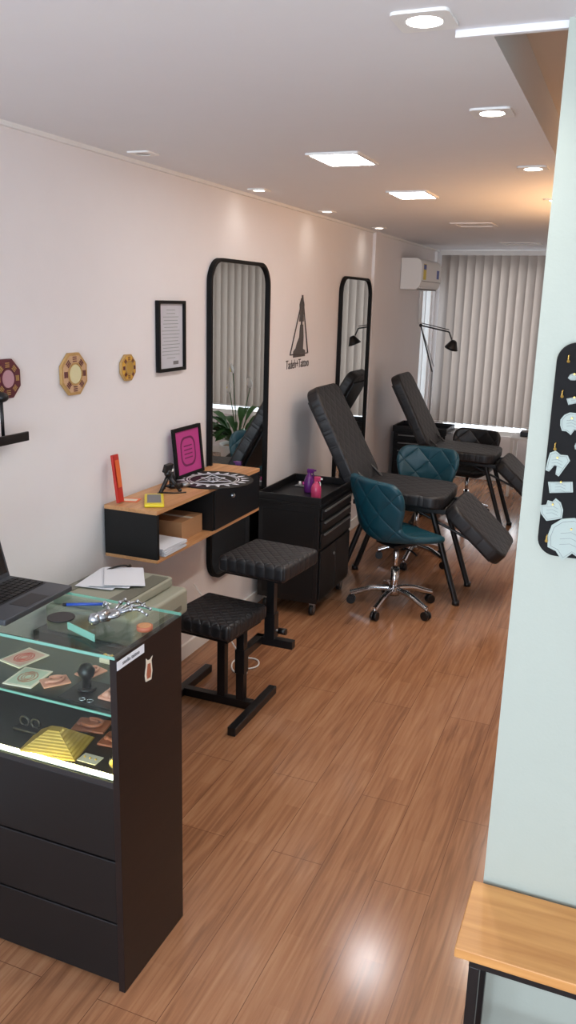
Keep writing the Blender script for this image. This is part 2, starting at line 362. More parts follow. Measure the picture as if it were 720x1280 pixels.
g=emp('earring_display_bust',(.785,1.71,SZ+.0022)); cyl(g,'base',(0,0,0),(0,0,.008),.025,BLKM); lathe(g,'neck',[(.012,0),(.01,.02),(.02,.032),(.024,.048),(.014,.064),(.002,.068)],BLKM,(0,0,.008))
g=emp('silicone_nose',(.87,1.70,SZ+.0022)); obox(g,'backing',(0,0,.004),(.05,.055,.008),(0,0,0),FLESH,.003); sph(g,'bridge',(0,.005,.012),.017,FLESH,(.6,1.2,.9)); sph(g,'tip',(0,-.016,.014),.011,FLESH); 
for i in(-1,1): sph(g,'nostril_%d'%(i+1),(i*.01,-.015,.010),.007,FLESH)
g=emp('purple_crystal',(.82,1.82,SZ)); 
for i in range(7): cyl(g,'point_%d'%i,(random.uniform(-.02,.02),random.uniform(-.015,.015),0),(random.uniform(-.02,.02),random.uniform(-.015,.015),.035),.008,MAROON,.001,6)
g=emp('white_plug_adapter',(.89,1.82,SZ)); obox(g,'body',(0,0,.018),(.03,.03,.036),(0,0,0),WHITE,.004); 
for i in(-1,1): cyl(g,'pin_%d'%(i+1),(i*.007,0,.036),(i*.007,0,.052),.002,STEEL)
g=emp('jewellery_tray',(.76,1.885,SZ)); obox(g,'tray',(0,0,.008),(.09,.035,.016),(0,0,0),PAPERC,.003); 
for i in range(4): sph(g,'bead_%d'%i,(-.035+i*.023,0,.018),.007,GOLD)
g=emp('steel_ring_pair',(.81,1.655,SZ+.0022))
for i in(0,1): tube(g,'ring_%d'%i,[(i*.024+.008*math.cos(a),.008*math.sin(a),.001) for a in [k*math.pi/6 for k in range(12)]],.0015,SILV,cyc=True)
TZ=HT+.0087
g=emp('silver_skeleton_hand',(.825,1.775,TZ),math.radians(-20)); g.scale=(1.12,1.12,1.12)
box(g,'glass_block',-.055,.055,-.085,-.03,0,.018,GLASS,.002); box(g,'glass_block_edge',-.055,.055,-.087,-.085,0,.018,GEDGE)
sph(g,'palm',(0,0,.03),.022,SILV,(1.1,1.1,.5)); cyl(g,'wrist',(0,-.045,.03),(0,-.01,.03),.012,SILV,.016); sph(g,'wrist_knob',(0,-.048,.03),.015,SILV)
for i,(a,l) in enumerate(((68,.028),(28,.04),(5,.044),(-16,.041),(-38,.033))):
    ar=math.radians(a); d=Vector((-math.sin(ar),math.cos(ar),0)); p=Vector((0,0,.032))+d*.018
    for k,(f_,dz) in enumerate(((.9,.014),(.65,-.004),(.5,-.022))):
        q=p+d*l*f_+Vector((0,0,dz*.6)); cyl(g,'finger_%d_bone_%d'%(i,k),p,q,.0042-.0006*k,SILV,.0034-.0005*k,12); sph(g,'finger_%d_joint_%d'%(i,k),q,.0058-.0007*k,SILV); p=q
g=emp('wood_slice',(.922,1.79,TZ)); cyl(g,'bark',(0,0,0),(0,0,.012),.022,FLESHB,seg=14); cyl(g,'grain',(0,0,.012),(0,0,.013),.018,WOODY)
g=emp('blue_pen',(.68,1.87,TZ+.005),.5); cyl(g,'barrel',(-.06,0,0),(.05,0,0),.0045,BLUE); cyl(g,'tip',(.05,0,0),(.068,0,0),.0035,WHITE,.001); cyl(g,'cap',(-.07,0,0),(-.06,0,0),.005,BLKM)
g=emp('round_coaster',(.67,1.76,TZ)); cyl(g,'disc',(0,0,0),(0,0,.004),.038,BLKM)
# laptop
g=emp('laptop',(.46,1.79,TZ),math.radians(2))
box(g,'base',-.115,.115,-.155,.155,.002,.020,SLATE,.004)
box(g,'keyboard_well',-.085,.03,-.140,.140,.0201,.021,BLKIN)
bm=bmesh.new()
for r in range(5):
    for c in range(14):
        b=bmesh.ops.create_cube(bm,size=1); 
        for v in b['verts']: v.co=Vector((-.075+r*.022+v.co.x*.018,-.130+c*.020+v.co.y*.017,.0225+v.co.z*.003))
mk(g,'keys',bm,BLK)
box(g,'touchpad',.045,.105,-.05,.05,.0201,.0206,BLKIN)
obox(g,'screen_lid',(-.145,0,.125),(.008,.31,.225),(0,math.radians(-15),0),SLATE,.003)
obox(g,'screen_panel',(-.1405,0,.127),(.001,.29,.195),(0,math.radians(-15),0),mat('screen_dark',rgb(12,14,18),.1))
cyl(g,'hinge',(-.115,-.1,.018),(-.115,.1,.018),.007,BLKM)
# ------------------------------------------------------------------ wall shelf at far left + decor
g=emp('phone_holder_shelf',(0,2.25,1.39)); box(g,'plate',0.001,.08,-.17,.13,-.008,.008,BLKM,.002); box(g,'lip',.07,.08,-.17,.13,.0,.025,BLKM,.002); box(g,'bracket',0.001,.014,-.06,.0,-.07,0,BLKM)
box(g,'upright',.03,.05,-.10,-.08,.008,.10,BLKM); sph(g,'dome_camera',(.05,.03,.155),.026,BLKM,(1,1,.7)); cyl(g,'stem',(.05,.03,.008),(.05,.03,.15),.006,BLKM)
def bagua(name,y,z,r,c1,c2,c3,sides=8):
    g=emp(name,(0.002,y,z))
    P=lambda R,n=sides:[(R*math.cos((i+.5)*2*math.pi/n),R*math.sin((i+.5)*2*math.pi/n)) for i in range(n)]
    F=((0,0,0),(0,1,0),(0,0,1),(1,0,0))
    prism(g,'plaque',P(r),.012,c1,F,.002); prism(g,'inner_field',P(r*.86),.0135,c2,F)
    ring(g,'rim',P(r*.5,24),P(r*.44,24),.018,c1,F); prism(g,'mirror_disc',P(r*.42,24),.016,c3,F)
    for i in range(8):
        a=(i)*math.pi/4
        for k in range(3):
            rr=r*(.56+.09*k); obox(g,'trigram_%d_%d'%(i,k),(.0145,rr*math.cos(a),rr*math.sin(a)),(.002,r*.04,r*.26),(a,0,0),MAROON if c2 is not MAROON else GOLDP)
    return g
bagua('bagua_plaque',2.75,1.59,.09,GOLDP,mat('bagua_field',rgb(195,160,125),.5,noise=.2,nscale=50),mat('bagua_disc',rgb(215,208,165),.2))
bagua('bagua_plaque',3.14,1.59,.062,GOLDP,mat('bagua_gold',rgb(205,158,60),.4,noise=.1),GOLD)
bagua('bagua_plaque',2.36,1.60,.075,MAROON,MAROON,mat('bagua_pink',rgb(180,140,150),.4))
g=emp('framed_certificate',(.002,3.515,1.715)); F=((0,0,0),(0,1,0),(0,0,1),(1,0,0))
ring(g,'frame',rrect(.255,.33,.004,2),rrect(.225,.30,.003,2),.02,BLKR,F); box(g,'paper',0,.008,-.113,.113,-.15,.15,mat('certificate_paper',rgb(190,192,200),.6))
for i in range(15):
    w=random.uniform(.06,.085) if i not in(0,1,14) else .04
    box(g,'line_%d'%i,.0082,.0088,-w,w,.12-i*.016,.123-i*.016,LGREY)
box(g,'stamp',.0082,.0088,.02,.07,-.135,-.118,GREY)
# ------------------------------------------------------------------ mirrors
def mirror(yc,w,z0,z1):
    g=emp('wall_mirror',(.002,yc,(z0+z1)/2)); h=z1-z0; F=((0,0,0),(0,1,0),(0,0,1),(1,0,0)); r=.13
    ring(g,'frame',rrect(w,h,r,10),rrect(w-.036,h-.036,r-.018,10),.028,BLKR,F)
    prism(g,'mirror_glass',rrect(w-.034,h-.034,r-.017,10),.014,MIRROR,F)
    prism(g,'backing',rrect(w-.02,h-.02,r-.01,10),.006,BLKR,F)
mirror(4.275,.76,.35,2.10); mirror(6.37,.76,.34,2.08)
g=emp('wall_logo_tattoo_machine',(.002,5.2,1.46))
text(g,'logo_text','Tadeh+Tattoo',.082,DGREY,(.001,-.005,0.0),XW).scale=(.86,1,1)
tr=[(-.15,.09),(.05,.46),(.17,.09)]
for i in range(3):
    a=tr[i];b=tr[(i+1)%3]; cyl(g,'triangle_side_%d'%i,(.003,a[0],a[1]),(.003,b[0],b[1]),.004,DGREY,seg=8)
F=((0,0,0),(0,1,0),(0,0,1),(1,0,0))
prism(g,'machine_body',[(-.09,.07),(.12,.07),(.12,.11),(.08,.12),(.085,.2),(.07,.28),(.02,.28),(.01,.2),(-.03,.16),(-.05,.13),(-.09,.11)],.003,DGREY,F)
prism(g,'machine_grip',[(.0,.30),(.08,.30),(.075,.35),(.085,.41),(.06,.45),(.025,.45),(.0,.41),(.01,.35)],.003,DGREY,F)
cyl(g,'machine_needle',(.003,.04,.27),(.003,.045,.47),.006,DGREY,seg=8)
# ------------------------------------------------------------------ floating desk
fd=emp('floating_desk',(0,0,0)); a,b,D=2.92,3.98,.28
box(fd,'top_board',.016,D,a,b,1.0,1.018,WOODY,.001)
box(fd,'end_panel_near',.016,D,a,a+.018,.80,1.0,BLK,.001); box(fd,'end_panel_far',.016,D,b-.018,b,.80,1.0,BLK,.001)
box(fd,'bottom_board',.016,D,a,b,.785,.80,WOODY,.001); box(fd,'divider',.016,D-.004,3.44,3.458,.80,1.0,BLK)
box(fd,'drawer_front',D-.018,D+.001,3.458,b-.018,.80,.998,BLKM,.001); box(fd,'back',.016,.022,a,b,.80,1.0,BLK)
sph(fd,'drawer_knob',(D+.014,3.62,.945),.014,SILV); cyl(fd,'knob_stem',(D,3.62,.945),(D+.01,3.62,.945),.006,SILV)
g=emp('cardboard_box',(.13,3.32,.8005)); box(g,'carton',-.08,.1,-.1,.1,0,.09,CARD,.002); box(g,'flap',-.08,.1,-.012,.012,.09,.091,PAPERC)
g=emp('paper_stack',(.21,3.07,.8005)); 
for i in range(6): obox(g,'sheet_%d'%i,(.0,0,.003+i*.006),(.15,.19,.003),(0,0,random.uniform(-.14,.14)),PAPER)
DZ2=1.0185
g=emp('mandala_mat',(.205,3.58,DZ2)); cyl(g,'disc',(0,0,0),(0,0,.006),.2,BLK,seg=48)
Fz=((0,0,.006),(1,0,0),(0,1,0),(0,0,1))
for i in range(20):
    a_=i*math.pi/10; c_,s_=math.cos(a_),math.sin(a_)
    prism(g,'sun_ray_%d'%i,[(.142*c_-.012*s_,.142*s_+.012*c_),(.18*c_,.18*s_),(.142*c_+.012*s_,.142*s_-.012*c_)],.0008,PAPER,Fz)
circ=lambda r:[(r*math.cos(i*math.pi/20),r*math.sin(i*math.pi/20)) for i in range(40)]
ring(g,'circle_line',circ(.132),circ(.126),.0008,PAPER,Fz); ring(g,'circle_line_inner',circ(.118),circ(.115),.0008,PAPER,Fz)
for k,rr in((0,.1),(1,.07)):
    P=[(rr*math.cos(a_+k),rr*math.sin(a_+k),.0065) for a_ in(0,2*math.pi/3,4*math.pi/3)]; tube(g,'triangle_%d'%k,P,.0018,PAPER,cyc=True)
for i in range(6): sph(g,'petal_%d'%i,(.022*math.cos(i*1.047),.022*math.sin(i*1.047),.0062),.009,PAPER,(1,.4,.08),(0,0,i*1.047))
g=emp('pink_framed_poster',(.03,3.62,DZ2)); 
pp=emp('lean',(0,0,0)); pp.parent=g; pp.rotation_euler=(0,math.radians(-6),0)
Fp=((0.02,0,.125),(0,1,0),(0,0,1),(1,0,0))
ring(pp,'frame',rrect(.28,.25,.003,2),rrect(.245,.215,.002,2),.014,BLKR,Fp); box(pp,'print',.02,.027,-.123,.123,.015,.235,MAG)
ring(pp,'print_ring',rrect(.15,.15,.05,6),rrect(.13,.13,.045,6),.001,MAGD,((.027,0,.125),(0,1,0),(0,0,1),(1,0,0)))
for i in range(4): box(pp,'print_line_%d'%i,.027,.028,-.04,.04,.09+i*.02,.096+i*.02,MAGD)
g=emp('incense_packet_red',(.05,2.975,DZ2)); obox(g,'packet',(0.0,0,.107),(.012,.045,.21),(0,math.radians(-7),0),RED,.002); obox(g,'packet_label',(.0075,0,.13),(.001,.03,.12),(0,math.radians(-7),0),ORANGE)
g=emp('phone_tripod',(.13,3.27,DZ2))
for i in range(3):
    a_=i*2.1+.4; cyl(g,'leg_%d'%i,(0,0,.075),(.055*math.cos(a_),.055*math.sin(a_),.006),.009,BLKM); sph(g,'foot_%d'%i,(.055*math.cos(a_),.055*math.sin(a_),.006),.010,BLKM)
sph(g,'ball_head',(0,0,.085),.018,BLKM); obox(g,'clamp',(0,0,.11),(.02,.06,.04),(0,.3,0),BLKM,.003)
g=emp('yellow_phone',(.185,3.055,DZ2),.55); obox(g,'case',(0,0,.008),(.085,.20,.016),(0,0,0),YEL,.005); obox(g,'screen',(0,0,.0168),(.06,.15,.001),(0,0,0),GREY)
g=emp('black_cable',(.12,3.19,DZ2)); tube(g,'cord',[(0,-.03,.003),(.04,-.02,.003),(-.02,.02,.003),(.03,.04,.003),(.07,.05,.003),(.10,.09,.003)],.003,BLKM,bez=True)
g=emp('orange_flyer',(.07,3.035,DZ2)); obox(g,'sheet',(0,0,.001),(.09,.07,.0012),(0,0,.3),ORANGE); obox(g,'print',(0,0,.0018),(.07,.04,.0005),(0,0,.3),PAPERC)
g=emp('small_black_bottle',(.07,3.41,DZ2)); lathe(g,'bottle',[(.014,0),(.015,.04),(.008,.05),(.008,.062)],BLKM); cyl(g,'cap',(0,0,.062),(0,0,.075),.009,WHITE)
g=emp('tattoo_pen_machine',(.14,3.345,DZ2+.014),.9); cyl(g,'grip',(-.04,0,0),(.02,0,0),.013,BLKM); cyl(g,'motor',(.02,0,0),(.06,0,0),.011,STEEL); cyl(g,'needle_cone',(-.065,0,0),(-.04,0,0),.003,BLKM,.01)
# ------------------------------------------------------------------ printer on stand
g=emp('printer_cabinet',(.215,2.62,0)); box(g,'carcass',-.2,.2,-.2,.2,.02,.62,BLK,.003); box(g,'door',.2,.215,-.19,.19,.04,.6,BLKM,.003); 
for i,(x,y) in enumerate(((-.17,-.17),(.17,-.17),(-.17,.17),(.17,.17))): cyl(g,'foot_%d'%i,(x,y,0),(x,y,.02),.02,BLKM)
g=emp('beige_printer',(.265,2.645,.6205))
box(g,'body',-.2,.2,-.21,.21,.0,.11,BEIGE,.015,3); box(g,'upper_body',-.18,.14,-.19,.19,.11,.155,BEIGE,.012,3); box(g,'paper_slot',.06,.135,-.16,.16,.1552,.157,BEIGED)
box(g,'front_slot',.2,.202,-.15,.15,.03,.05,BEIGED); box(g,'control_strip',-.17,-.12,-.14,.1,.1555,.158,BEIGED); box(g,'display',-.16,-.13,-.05,.0,.158,.159,BLKM)
g=emp('loose_papers',(.22,2.68,.780))
for i in range(3): obox(g,'sheet_%d'%i,(-.03+.03*i,-.01+.02*i,.002+.004*i),(.16,.23,.0012),(0,.03*i,.15+.22*i),PAPER)
tube(emp('printer_cable',(.14,2.84,.78)),'cord',[(0,-.1,.01),(.05,-.05,.03),(.06,.0,.0),(.02,.05,.0),(-.05,.04,-.1)],.004,BLKM,bez=True)
# ------------------------------------------------------------------ two-level padded stool
st=emp('padded_bench_stool',(0,0,0))
def cushion(par,name,c,s,rz,m,rx=0):
    o=obox(par,name,c,s,(rx,0,rz),m,.022,4); return o
cushion(st,'low_seat',(.418,3.22,.465),(.34,.35,.075),-.10,QUILT); obox(st,'low_seat_board',(.42,3.22,.42),(.29,.30,.015),(0,0,-.1),BLK)
cushion(st,'high_seat',(.56,3.48,.685),(.36,.36,.08),-.10,QUILT); obox(st,'high_seat_board',(.56,3.48,.64),(.30,.30,.015),(0,0,-.1),BLK)
box(st,'foot_bar_front',.58,.62,3.00,3.47,.0,.04,BLKM,.003); box(st,'foot_bar_back',.18,.22,3.15,3.55,.0,.04,BLKM,.003)
box(st,'beam',.22,.58,3.25,3.29,.002,.042,BLKM,.002); box(st,'post_a',.40,.44,3.25,3.29,.042,.42,BLKM,.002); box(st,'post_b',.50,.54,3.25,3.29,.042,.42,BLKM,.002)
box(st,'post_sleeve',.495,.545,3.245,3.295,.18,.30,BLKM,.003)
box(st,'offset_arm',.50,.54,3.29,3.50,.25,.29,BLKM,.002); box(st,'offset_arm_cross',.50,.70,3.46,3.50,.25,.29,BLKM,.002); box(st,'post_c',.56,.60,3.46,3.50,.29,.635,BLKM,.002); box(st,'post_c_sleeve',.553,.607,3.453,3.507,.29,.42,BLKM,.003)
cyl(st,'lock_knob',(.62,3.48,.33),(.66,3.48,.33),.016,BLKM); cyl(st,'lock_knob_stem',(.60,3.48,.33),(.62,3.48,.33),.006,STEEL)
# ------------------------------------------------------------------ tool trolleys
def caster(par,i,x,y,r=.035):
    cyl(par,'caster_wheel_%d'%i,(x-.012,y,r),(x+.012,y,r),r,BLKM,seg=20); cyl(par,'caster_hub_%d'%i,(x-.014,y,r),(x+.014,y,r),r*.5,STEEL)
    box(par,'caster_fork_%d'%i,x-.018,x+.018,y-.014,y+.014,r*1.5,.085,STEEL,.003)
def trolley(loc,rz,w,d,h):
    g=emp('tool_trolley',loc,rz)
    box(g,'body',0,d,0,w,.085,h-.06,BLKM,.004)
    box(g,'tray_floor',-.005,d+.01,-.01,w+.01,h-.06,h-.045,BLKM,.002)
    for n,a in(('rim_l',(-.005,.005,-.01,w+.01)),('rim_r',(d,d+.01,-.01,w+.01)),('rim_n',(.005,d,-.01,0)),('rim_f',(.005,d,w,w+.01))): box(g,n,*a,h-.045,h,BLKM,.003)
    z=h-.075
    for i,hh in enumerate((.075,.075,.105)):
        box(g,'drawer_%d'%i,d,d+.014,.02,w-.02,z-hh+.008,z,BLK,.003); box(g,'drawer_pull_%d'%i,d+.014,d+.026,.05,w-.05,z-.018,z-.008,STEEL,.002); z-=hh
    box(g,'lower_door_a',d,d+.012,.02,w/2-.004,.11,z-.01,BLK,.003); box(g,'lower_door_b',d,d+.012,w/2+.004,w-.02,.11,z-.01,BLK,.003)
    cyl(g,'lock',(d+.012,w/2-.04,z-.08),(d+.02,w/2-.04,z-.08),.01,STEEL)
    box(g,'end_panel_inset',.03,d-.03,-.003,0.0,.12,h-.1,BLK,.003)
    box(g,'push_handle_bar',.05,d-.05,w+.03,w+.045,h-.05,h-.035,STEEL,.003); box(g,'push_handle_a',.05,.062,w+.01,w+.035,h-.05,h-.035,STEEL); box(g,'push_handle_b',d-.062,d-.05,w+.01,w+.035,h-.05,h-.035,STEEL)
    for i,(x,y) in enumerate(((.05,.04),(d-.04,.04),(.05,w-.04),(d-.04,w-.04))): caster(g,i,x,y)
    return g
trolley((.045,4.50,0),0,.60,.40,.76)
trolley((.035,8.06,0),-math.pi/2,.50,.38,.76)
g=emp('purple_spray_bottle',(.26,4.80,.7155)); lathe(g,'bottle',[(.03,0),(.032,.01),(.032,.075),(.024,.1),(.012,.115),(.012,.125)],PURP); box(g,'trigger_head',-.014,.03,-.01,.01,.125,.152,PURP,.004); box(g,'nozzle',.03,.045,-.005,.005,.138,.148,PURP,.001); tube(g,'trigger',[(.022,0,.13),(.03,0,.11),(.024,0,.095)],.004,PURP)
g=emp('pink_spray_bottle',(.36,4.66,.7155)); g.scale=(1.15,1.15,1.3); lathe(g,'bottle',[(.026,0),(.028,.008),(.028,.05),(.022,.066),(.011,.076),(.011,.084)],PINKL); box(g,'trigger_head',-.012,.024,-.008,.008,.084,.106,PINKL,.003); box(g,'nozzle',.024,.034,-.004,.004,.092,.100,WHITE,.001); tube(g,'trigger',[(.016,0,.088),(.024,0,.07),(.02,0,.06)],.003,WHITE)
g=emp('ink_cup_tray',(.18,4.95,.7155)); box(g,'tray',-.06,.06,-.04,.04,0,.01,STEEL,.003)
for i in range(4): cyl(g,'cup_%d'%i,(-.04+.026*i,0,.01),(-.04+.026*i,0,.028),.009,(WHITE,MAG,BLKM,RED)[i])
# ------------------------------------------------------------------ tattoo beds
def bed(loc,rz=0,sc=1):
    g=emp('tattoo_bed',loc,rz); g.scale=(sc,sc,sc)
    def pad(name,p,q,w,t,taper=1,rnd=.05):
        P=Vector((p[0],0,p[1]));Q=Vector((q[0],0,q[1])); d=Q-P; Ln=d.length; ang=math.atan2(d.z,d.x)
        r=.09; bm=bmesh.new()
        pts=rrect(Ln,w,r,6)
        pts=[(a,b*(1-(1-taper)*max(0,(a/Ln+.5)))) for a,b in pts]
        vs=[bm.verts.new((a,b,-t/2)) for a,b in pts]; f=bm.faces.new(vs)
        rr=bmesh.ops.extrude_face_region(bm,geom=[f]); bmesh.ops.translate(bm,verts=[e for e in rr['geom'] if isinstance(e,bmesh.types.BMVert)],vec=(0,0,t))
        o=mk(g,name,bm,LEATH,.02,seg=3); o.location=(P+Q)/2; o.rotation_euler=(0,-ang,0)
        tb=mk(g,name+'_board',(lambda b:(bmesh.ops.create_cube(b,size=1),b)[1])(bmesh.new()),BLK); tb.scale=(Ln*.8,w*.75,.015); n=Vector((-math.sin(ang),0,math.cos(ang)))
        n=n if n.z>0 else -n
        tb.location=(P+Q)/2-n*(t/2+.006); tb.rotation_euler=(0,-ang,0)
        return o
    pad('back_cushion',(-.315,.70),(-.66,1.33),.54,.09,.86)
    pad('seat_cushion',(-.32,.69),(.28,.67),.56,.085)
    pad('leg_cushion',(.31,.645),(.66,.335),.54,.095,.95)
    for s in(-1,1):
        y=s*.19
        box(g,'side_rail_%d'%(s+1),-.33,.29,y-.02,y+.02,.595,.625,BLKM,.003)
        tube(g,'front_leg_%d'%(s+1),[(.20,y,.60),(.40,y*1.08,.012)],.019,BLKM); tube(g,'rear_leg_%d'%(s+1),[(-.22,y,.60),(-.42,y*1.08,.012)],.019,BLKM)
        tube(g,'back_strut_%d'%(s+1),[(-.10,y*.8,.60),(-.53,y*.8,.98)],.009,BLKM); tube(g,'leg_strut_%d'%(s+1),[(.06,y*.8,.60),(.46,y*.8,.43)],.009,BLKM)
        for k,x in(('f',.40),('r',-.42)): cyl(g,'foot_cap_%s_%d'%(k,s+1),(x,y*1.08,0),(x,y*1.08,.03),.024,BLKM)
    for x,n in((.265,'a'),(-.30,'b')): cyl(g,'cross_rail_'+n,(x,-.19,.60),(x,.19,.60),.014,BLKM)
    return g
bed((.79,5.32,0)); bed((.84,7.15,0),0,.97)
# ------------------------------------------------------------------ swivel chairs
def chair(name,loc,rz,m,sc=1,ph=.35):
    g=emp(name,loc,rz); g.scale=(sc,)*3
    prof=[(.23,.445),(.20,.465),(.10,.468),(0,.462),(-.10,.462),(-.165,.475),(-.20,.53),(-.215,.62),(-.23,.72),(-.24,.80),(-.245,.845)]
    hw=[.17,.215,.235,.24,.235,.215,.20,.225,.25,.24,.19]
    wing=[.0,.0,.01,.03,.06,.075,.06,.03,.02,.01,0]; fwd=[0,0,0,0,.0,.03,.06,.075,.07,.05,.03]
    bm=bmesh.new(); G=[]; n=8
    for (y,z),w,a,b in zip(prof,hw,wing,fwd):
        G.append([bm.verts.new((w*u,y+b*u*u,z+a*u*u)) for u in [i/n*2-1 for i in range(n+1)]])
    for r0,r1 in zip(G,G[1:]):
        for i in range(n): bm.faces.new((r0[i],r0[i+1],r1[i+1],r1[i]))
    o=mk(g,'shell',bm,m,solid=.045,sub=2)
    box(g,'mount_plate',-.09,.09,-.09,.09,.415,.435,BLKM,.003)
    cyl(g,'gas_lift',(0,0,.22),(0,0,.42),.016,CHROME); cyl(g,'lift_shroud',(0,0,.10),(0,0,.26),.026,CHROME); cyl(g,'hub',(0,0,.085),(0,0,.14),.035,CHROME)
    tube(g,'height_lever',[(0.02,0,.41),(.15,0,.405),(.19,0,.39)],.006,BLKM)
    for i in range(5):
        a=i*2*math.pi/5+ph; c,s=math.cos(a),math.sin(a)
        tube(g,'base_leg_%d'%i,[(.02*c,.02*s,.125),(.12*c,.12*s,.125),(.22*c,.22*s,.085),(.27*c,.27*s,.07)],.018,CHROME,bez=True)
        cyl(g,'caster_stem_%d'%i,(.265*c,.265*s,.045),(.265*c,.265*s,.08),.008,CHROME)
        for k in(-1,1):
            px,py=.265*c-s*k*.012,.265*s+c*k*.012
            cyl(g,'caster_%d_%d'%(i,k+1),(px+s*.008,py-c*.008,.027),(px-s*.008,py+c*.008,.027),.027,BLKM,seg=18)
    return g
chair('teal_swivel_chair',(.83,4.89,0),math.radians(-36),TEAL,1.03,.15)
chair('teal_swivel_chair',(.71,5.93,0),math.radians(175),TEAL)
chair('black_swivel_chair',(.80,7.50,0),math.radians(170),BLKV,.93)
# ------------------------------------------------------------------ air conditioner
g=emp('split_air_conditioner',(0.002,7.72,2.02))
prism(g,'body',[(0,.0),(.15,.0),(.185,.03),(.2,.08),(.2,.22),(.185,.26),(.15,.28),(0,.28)],.82,WHITE,((0,0,0),(1,0,0),(0,0,1),(0,1,0)),.006)
box(g,'front_seam',.2,.202,.02,.80,.075,.079,GREY); box(g,'louvre',.15,.188,.06,.76,.012,.022,WHITE,.002)
box(g,'louvre_gap',.14,.172,.05,.77,-.001,.004,GREY)
for i in range(8): box(g,'intake_slot_%d'%i,.03+.014*i,.036+.014*i,.04,.78,.2795,.2815,GREY)
box(g,'energy_label',.2005,.2012,.06,.17,.09,.23,YEL); box(g,'energy_label_header',.2013,.2016,.065,.165,.18,.225,BLUE); box(g,'spec_label',.2005,.2012,.62,.72,.11,.19,BLUE)
tube(g,'drain_pipe',[(.02,.75,.0),(.02,.76,-.3),(.02,.86,-.32)],.012,WHITE)
# ------------------------------------------------------------------ swing-arm lamp
g=emp('swing_arm_lamp',(.32,7.90,.7155))
cyl(g,'base',(0,0,0),(0,0,.025),.05,BLKM); tube(g,'pole',[(0,0,.02),(0,0,.55)],.007,STEEL); tube(g,'lower_arm',[(0,0,.55),(-.14,0,.98)],.007,BLKM)
tube(g,'lower_spring',[(.01,.01,.6),(-.11,.01,.9)],.004,STEEL)
tube(g,'upper_arm',[(-.14,0,.98),(.14,-.03,.93)],.007,BLKM); tube(g,'upper_arm_b',[(-.13,0,1.0),(.14,-.03,.95)],.004,BLKM); sph(g,'elbow',(-.14,0,.98),.016,BLKM)
tube(g,'neck',[(.14,-.03,.93),(.17,-.03,.86)],.007,BLKM)
o=lathe(g,'shade',[(.018,.08),(.03,.07),(.055,.02),(.065,0),(.06,0.002),(.05,.02),(.02,.06)],BLKM,(.17,-.03,.78)); o.rotation_euler=(.2,.35,0)
# ------------------------------------------------------------------ far-right side table + plant
g=emp('side_table',(1.33,8.70,0)); box(g,'top',-.30,.30,-.2,.2,.585,.61,WHITE,.003); box(g,'shelf',-.27,.27,-.17,.17,.2,.215,WHITE)
for i,(x,y) in enumerate(((-.28,-.18),(.28,-.18),(-.28,.18),(.28,.18))): box(g,'leg_%d'%i,x-.015,x+.015,y-.015,y+.015,0,.585,WHITE,.002)
g=emp('black_storage_case',(1.24,8.68,.6105)); box(g,'case',-.13,.13,-.08,.08,0,.05,BLKM,.006); box(g,'latch',-.02,.02,-.086,-.08,.02,.04,STEEL)
g=emp('peace_lily_plant',(1.98,8.35,0)); g.scale=(1.25,1.25,1.15); lathe(g,'pot',[(.10,0),(.13,.02),(.16,.24),(.165,.26),(.15,.26),(.145,.23)],WHITE); cyl(g,'soil',(0,0,.21),(0,0,.235),.143,CARD)
bm=bmesh.new()
for i in range(46):
    a=random.uniform(0,6.283); ln=random.uniform(.3,.55); up=random.uniform(.35,.85); w=random.uniform(.03,.05); d=Vector((math.cos(a),math.sin(a),0)); s_=Vector((-d.y,d.x,0)); pr=None
    for k in range(9):
        t=k/8; p=Vector((0,0,.23))+d*(.03+ln*.75*t**1.3)+Vector((0,0,up*ln*1.6*(t-.55*t*t*t))); ww=w*(math.sin(math.pi*max(0,(t-.35)/.65))**.8 if t>.36 else .08)+.002
        row=[bm.verts.new(p-s_*ww+Vector((0,0,ww*.25))),bm.verts.new(p),bm.verts.new(p+s_*ww+Vector((0,0,ww*.25)))]
        if pr:
            bm.faces.new((pr[0],pr[1],row[1],row[0])); bm.faces.new((pr[1],pr[2],row[2],row[1]))
        pr=row
mk(g,'leaves',bm,GREEN,smooth=True)
for i,(x,y,h) in enumerate(((.05,0,.95),(-.1,.05,.82),(.02,-.12,.78))):
    tube(g,'flower_stem_%d'%i,[(0,0,.24),(x*.5,y*.5,h*.7),(x,y,h)],.004,GREEN,bez=True); sph(g,'flower_spathe_%d'%i,(x+.01,y,h+.04),.045,WHITE,(.25,.6,1.1),(.2,.2,i)); cyl(g,'spadix_%d'%i,(x+.02,y,h+.01),(x+.025,y,h+.05),.007,YEL)
# ------------------------------------------------------------------ right pillar: earring board + bench
g=emp('earring_display_board',(0,1.9,0))
prism(g,'board',rrect(.45,.475,.04,8),.012,BLKR,((2.13,0,1.59),(1,0,0),(0,0,1),(0,-1,0)),.002)
mat_t=mat('card_tag',rgb(165,178,172),.7,spec=.2)
SHAPES={
 'tooth':[(-.5,.35),(-.3,.55),(0,.45),(.3,.55),(.5,.35),(.42,-.05),(.32,-.55),(.14,-.5),(.05,-.12),(-.08,-.12),(-.18,-.5),(-.36,-.5),(-.45,-.05)],
 'shell':[(-.55,.1),(-.45,.38),(-.2,.55),(.1,.58),(.38,.45),(.55,.15),(.5,-.2),(.25,-.5),(.05,-.35),(-.2,-.55),(-.35,-.3),(-.55,-.2)],
 'leaf':[(-.6,.0),(-.35,.3),(0,.38),(.4,.25),(.65,.05),(.4,-.2),(.05,-.32),(-.35,-.25)],
 'card':[(-.6,.25),(.55,.32),(.6,-.2),(-.5,-.3)],
 'hand':[(-.45,-.3),(-.5,.1),(-.35,.45),(-.1,.35),(.05,.5),(.2,.35),(.4,.42),(.5,.15),(.42,-.2),(.2,-.5),(-.1,-.42)]}
